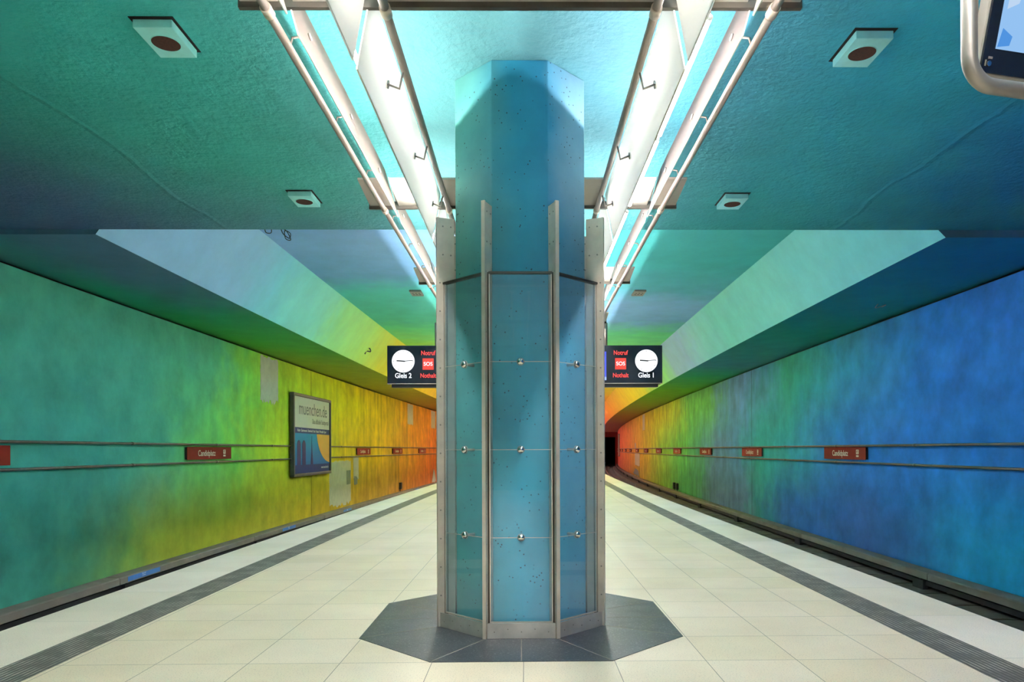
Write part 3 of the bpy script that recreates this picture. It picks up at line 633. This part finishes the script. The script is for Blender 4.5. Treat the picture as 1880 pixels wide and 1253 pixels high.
b = MB(); rect(b, x0, x1, yb, y1, .10, .103); b.build('white_field', m_pw, t)
b = MB(); rect(b, x0, x1, yl, yn, .10, .103); b.build('blue_field', mm.m, t)
b = MB(); ccx, ccy, ra, rb = x1+.12, yn+.20, 1.62, 1.22; pts = []
for k in range(41):
    a = PI+.0+k*(PI/2)/40; pts.append((ccx+ra*cos(a), ccy+rb*sin(a)))
pts = [(x, y) for x, y in pts if x <= x1 and y <= yn]; poly = [(pts[0][0], yn)]+pts+[(x1, pts[-1][1]), (x1, yn)]
b.add([R @ Vector((x, y, .106)) for x, y in poly]+[R @ Vector((x, y, .102)) for x, y in poly], [tuple(range(len(poly)))]+[(i, (i+1) % len(poly), (i+1) % len(poly)+len(poly), i+len(poly)) for i in range(len(poly))]); b.build('orange_disc', m_po, t)
def tower(b, xc, wd, yt, dome=True):
    pl = [(xc-wd/2, yl), (xc-wd/2, yt)]+([(xc-wd/2*cos(k*PI/10), yt+wd*.55*sin(k*PI/10)) for k in range(1, 10)] if dome else [(xc, yt+.55)])+[(xc+wd/2, yt), (xc+wd/2, yl)]
    b.add([R @ Vector((x, y, .108)) for x, y in pl]+[R @ Vector((x, y, .102)) for x, y in pl], [tuple(range(len(pl)))]+[(i, (i+1) % len(pl), (i+1) % len(pl)+len(pl), i+len(pl)) for i in range(len(pl))])
b = MB(); tower(b, -1.42, .34, yn-.42); tower(b, -.92, .34, yn-.42); tower(b, -.10, .22, yn-.95, False); tower(b, -.10, .07, yn-.62, False); b.build('towers', m_pu, t)
text_obj('poster_headline', 'muenchen.de', .62, m_pt, R @ Matrix.Translation((.12, (yb+y1)/2+.12, .105)), t, sx=.92, ext=.001, bold=.002)
text_obj('poster_subline', 'Das offizielle Stadtportal', .235, m_pt, R @ Matrix.Translation((x1-.10, yb+.24, .105)), t, align='RIGHT', sx=.80, ext=.001)
text_obj('poster_small_text', 'Kultur  Gastronomie  Unterkunft  Kino  Freizeit  Wirtschaft  Sport', .13, m_white, R @ Matrix.Translation((0, (yb+yn)/2, .104)), t, sx=.88, ext=.001)
text_obj('poster_web_address', 'www.muenchen.de', .14, m_white, R @ Matrix.Translation((x1-.12, y0+.16, .104)), t, align='RIGHT', sx=.8, ext=.001)
# far billboard on the right wall
t = thing('advertising_billboard', 'thin far framed billboard on the red and orange right wall', 'billboard', (WR+cx(95), 95, 1.95)); t.rotation_euler = (0, 0, -atan(2*K*95)); R = rotY(1)
b = MB()
for a in ((-2, 2, 1.38, 1.5), (-2, 2, -1.5, -1.38), (-2, -1.88, -1.38, 1.38), (1.88, 2, -1.38, 1.38)): rect(b, a[0], a[1], a[2], a[3], .01, .16)
b.build('frame', m_grey, t); b = MB(); rect(b, -1.88, 1.88, -1.38, 1.38, .03, .12); b.build('poster_sheet', m_pw, t)
# ---------------------------------------------------------------- filler patches, boxes and cables on the walls
def patch(side, s0, s1, z0, z1, mat, label, rag=.08, seed=1, shape=None):
    rnd = random.Random(seed); pts = []
    def edge(a, d, n): return [(a[0]+(d[0]-a[0])*i/n, a[1]+(d[1]-a[1])*i/n) for i in range(n)]
    cs = shape or [(s0, z0), (s1, z0), (s1, z1), (s0, z1)]
    for i in range(len(cs)):
        a, d = cs[i], cs[(i+1) % len(cs)]; bot = (i == 0)
        for j, (x, z) in enumerate(edge(a, d, 16)):
            k = rag*(1.0 if bot else .35); pts.append((x+rnd.uniform(-k, k)*.5, z+rnd.uniform(-k, k)))
    u = side*7.8; v = [(u-side*.006+cx(s), s, z) for s, z in pts]+[(u+side*.0004+cx(s), s, z) for s, z in pts]; n = len(pts)
    b = MB(); b.add(v, [tuple(range(n))]+[(i, (i+1) % n, (i+1) % n+n, i+n) for i in range(n)])
    tag(b.build('filler_patch', mat), label, 'wall patch', 'filler patches')
patch(-1, 20.70, 22.08, 2.86, 4.17, m_patch, 'white filler patch high on the left wall before the poster', .09, 3)
patch(-1, 27.35, 30.35, -.80, .95, m_patch, 'largest white filler patch, low on the wall right of the poster', .10, 5)
patch(-1, 30.75, 31.6, .15, 1.08, m_patch, 'small white filler patch beside the grey one under the wall pipes', .08, 6)
patch(-1, 29.7, 30.3, -.02, .55, m_patchg, 'grey filler rectangle on the largest white patch', .02, 7)
bpy.data.objects[-1] if False else None
patch(-1, 30.85, 31.4, -.10, .30, m_patchg, 'grey filler rectangle below the small white patch', .02, 8)
patch(-1, 42.3, 43.9, 2.95, 4.17, m_patch, 'far white strip patch high on the orange left wall', .04, 9)
patch(-1, 50.0, 51.6, 2.95, 4.17, m_patch, 'farthest high white strip patch beside the casing post', .04, 10)
patch(-1, 0, 0, 0, 0, m_patch, 'pointed white patch at the foot of the far left wall', .05, 11, [(50.2, -.9), (51.8, -.9), (51.3, -.1), (50.9, .05)])
patch(1, 54.9, 56.5, 2.9, 4.13, m_patch, 'white strip patch high on the yellow right wall', .05, 12)
patch(1, 59.0, 63.6, -.02, 1.02, m_patch, 'white patch below the pipes on the yellow right wall', .05, 13)
patch(1, 62.4, 63.6, 1.48, 1.95, m_patch, 'small white patch just above the pipes on the yellow right wall', .05, 14)
patch(1, 0, 0, 0, 0, m_patchg, 'ragged silver grey patch low on the yellow right wall', .10, 15, [(59.2, -.92), (65.4, -.8), (63.2, -.3), (60.4, -.4)])
for o in bpy.data.objects:
    if o.get('label', '').startswith('grey filler rectangle on'): o.location.x = .006
def wbox(side, s, z0, z1, label):
    t = thing('junction_box', label, 'junction box', (side*7.8+cx(s), s, 0), -atan(2*K*s), 'wall junction boxes')
    a, d = sorted((0, -side*.12)); b = MB(); b.box(a, d, -.17, .17, z0, z1); o = b.build('case', m_blackm, t); v = o.modifiers.new('b', 'BEVEL'); v.width = .01; v.segments = 2
    b = MB(); b.tube([(-side*.03, 0, z0), (-side*.03, 0, -.93)], .02, 8); b.build('conduit', m_blackm, t)
wbox(-1, 40.1, -.80, -.43, 'black junction box low on the left wall by the far seam')
wbox(1, 39.35, -.85, -.50, 'black junction box right of the seam low on the green right wall')
wbox(1, 40.35, -.85, -.50, 'black junction box left of the seam low on the green right wall')
def cable(name, pts, r, label, mat=m_cable):
    cu = []
    n = len(pts)
    for i in range(n-1):
        p0, p1, p2, p3 = [Vector(pts[max(0, min(n-1, j))]) for j in (i-1, i, i+1, i+2)]
        for q in range(8):
            f = q/8; cu.append(.5*((2*p1)+(p2-p0)*f+(2*p0-5*p1+4*p2-p3)*f*f+(3*p1-p0-3*p2+p3)*f**3))
    cu.append(Vector(pts[-1])); b = MB(); b.tube(cu, r, 6); tag(b.build(name, mat), label, 'cable')
X0 = -3.20; YY = 9.56
cable('loose_cable', [(X0, YY, 4.36), (X0+.03, YY, 4.30), (X0+.10, YY+.02, 4.25), (X0+.12, YY, 4.31), (X0+.05, YY-.01, 4.34), (X0+.06, YY, 4.24), (X0+.12, YY+.02, 4.23), (X0+.08, YY, 4.33), (X0+.02, YY+.03, 4.38)], .006, 'coiled dark cable hanging from the ceiling edge on the left')
cable('loose_cable', [(X0-.22, YY, 4.37), (X0-.20, YY, 4.32), (X0-.14, YY+.01, 4.32), (X0-.13, YY, 4.37)], .006, 'short dark cable loop left of the coiled one at the ceiling edge')
cable('loose_cable', [(-5.06, 23.7, 4.80), (-4.96, 23.5, 4.74), (-4.99, 23.7, 4.68), (-5.10, 23.6, 4.68), (-5.13, 23.5, 4.58)], .018, 'dark cable stub sticking out of the green sloping vault side')
cable('loose_cable', [(7.05, 13.9, 4.25), (7.1, 14.1, 4.21), (7.2, 13.9, 4.23), (7.28, 14.2, 4.25)], .008, 'small pale cable clip on the dark soffit above the blue wall', m_grey)
# ---------------------------------------------------------------- information monitor at upper right
ry = atan(.25)*.9
t = thing('information_monitor', 'tilted passenger information screen in a bent steel tube frame, upper right corner', 'monitor', (1.500, 2.25, 2.578), ry)
b = MB(); rad = .085; path = [(-.075, 0, .9), (-.075, 0, rad-.02)]
for k in range(1, 9): a = PI+k*PI/16; path.append((-.075+rad+rad*cos(a), 0, rad-.02+rad*sin(a)))
path += [(.2, 0, -.02), (1.05, 0, -.02)]
for k in range(1, 9): a = -PI/2+k*PI/16; path.append((1.05+rad*cos(a), 0, rad-.02+rad*sin(a)))
path += [(1.135, 0, .9)]
b.tube(path, .024, 20); b.build('tube_frame', m_steel_l, t)
tl_ = radians(-14); Rt = Matrix.Translation((-.020, .02, .030)) @ Matrix.Rotation(-tl_, 4, 'X')
b = MB(); b.box(0, 1.06, .005, .05, 0, .66, 0, Rt); o = b.build('case', m_plate, t); v = o.modifiers.new('b', 'BEVEL'); v.width = .006; v.segments = 2
b = MB(); b.box(.004, 1.056, -.003, .005, .004, .656, 0, Rt); b.build('bezel', m_scr, t)
e_s1 = emit('screen_light_blue', (.32, .58, .95), .21); e_s2 = emit('screen_blue', (.09, .32, .80), .21); e_s3 = emit('screen_pale', (.55, .72, .95), .21)
b = MB(); b.box(.045, 1.01, -.005, -.003, .075, .60, 0, Rt); sc = b.build('screen', e_s1, t)
b = MB(); b.prism([(.048, .08), (.092, .088), (.098, .115), (.058, .135)], -.0065, -.005, 0, Rt); b.prism([(.10, .26), (.3, .22), (.3, .4)], -.0065, -.005, 0, Rt); b.build('screen_shapes', e_s2, sc)
b = MB(); b.prism([(.06, .19), (.1, .21), (.16, .40), (.07, .42)], -.0065, -.005, 0, Rt); b.build('screen_shapes', e_s3, sc)
b = MB(); p = Rt @ Vector((.030, -.003, .030)); b.cyl(p, Rt.to_3x3() @ Vector((0, -1, 0)), .008, .003, 20); b.build('camera_lens', m_chrome, t)
b = MB(); b.box(.014, .019, -.0045, -.003, .022, .040, 0, Rt); b.box(.024, .040, -.0045, -.003, .044, .051, 0, Rt); b.build('sensor_marks', m_grey, t)
for x in (.0,):
    b = MB(); b.box(-.03, -.008, .03, .06, .16, .50); b.build('side_bracket', m_plate, t)
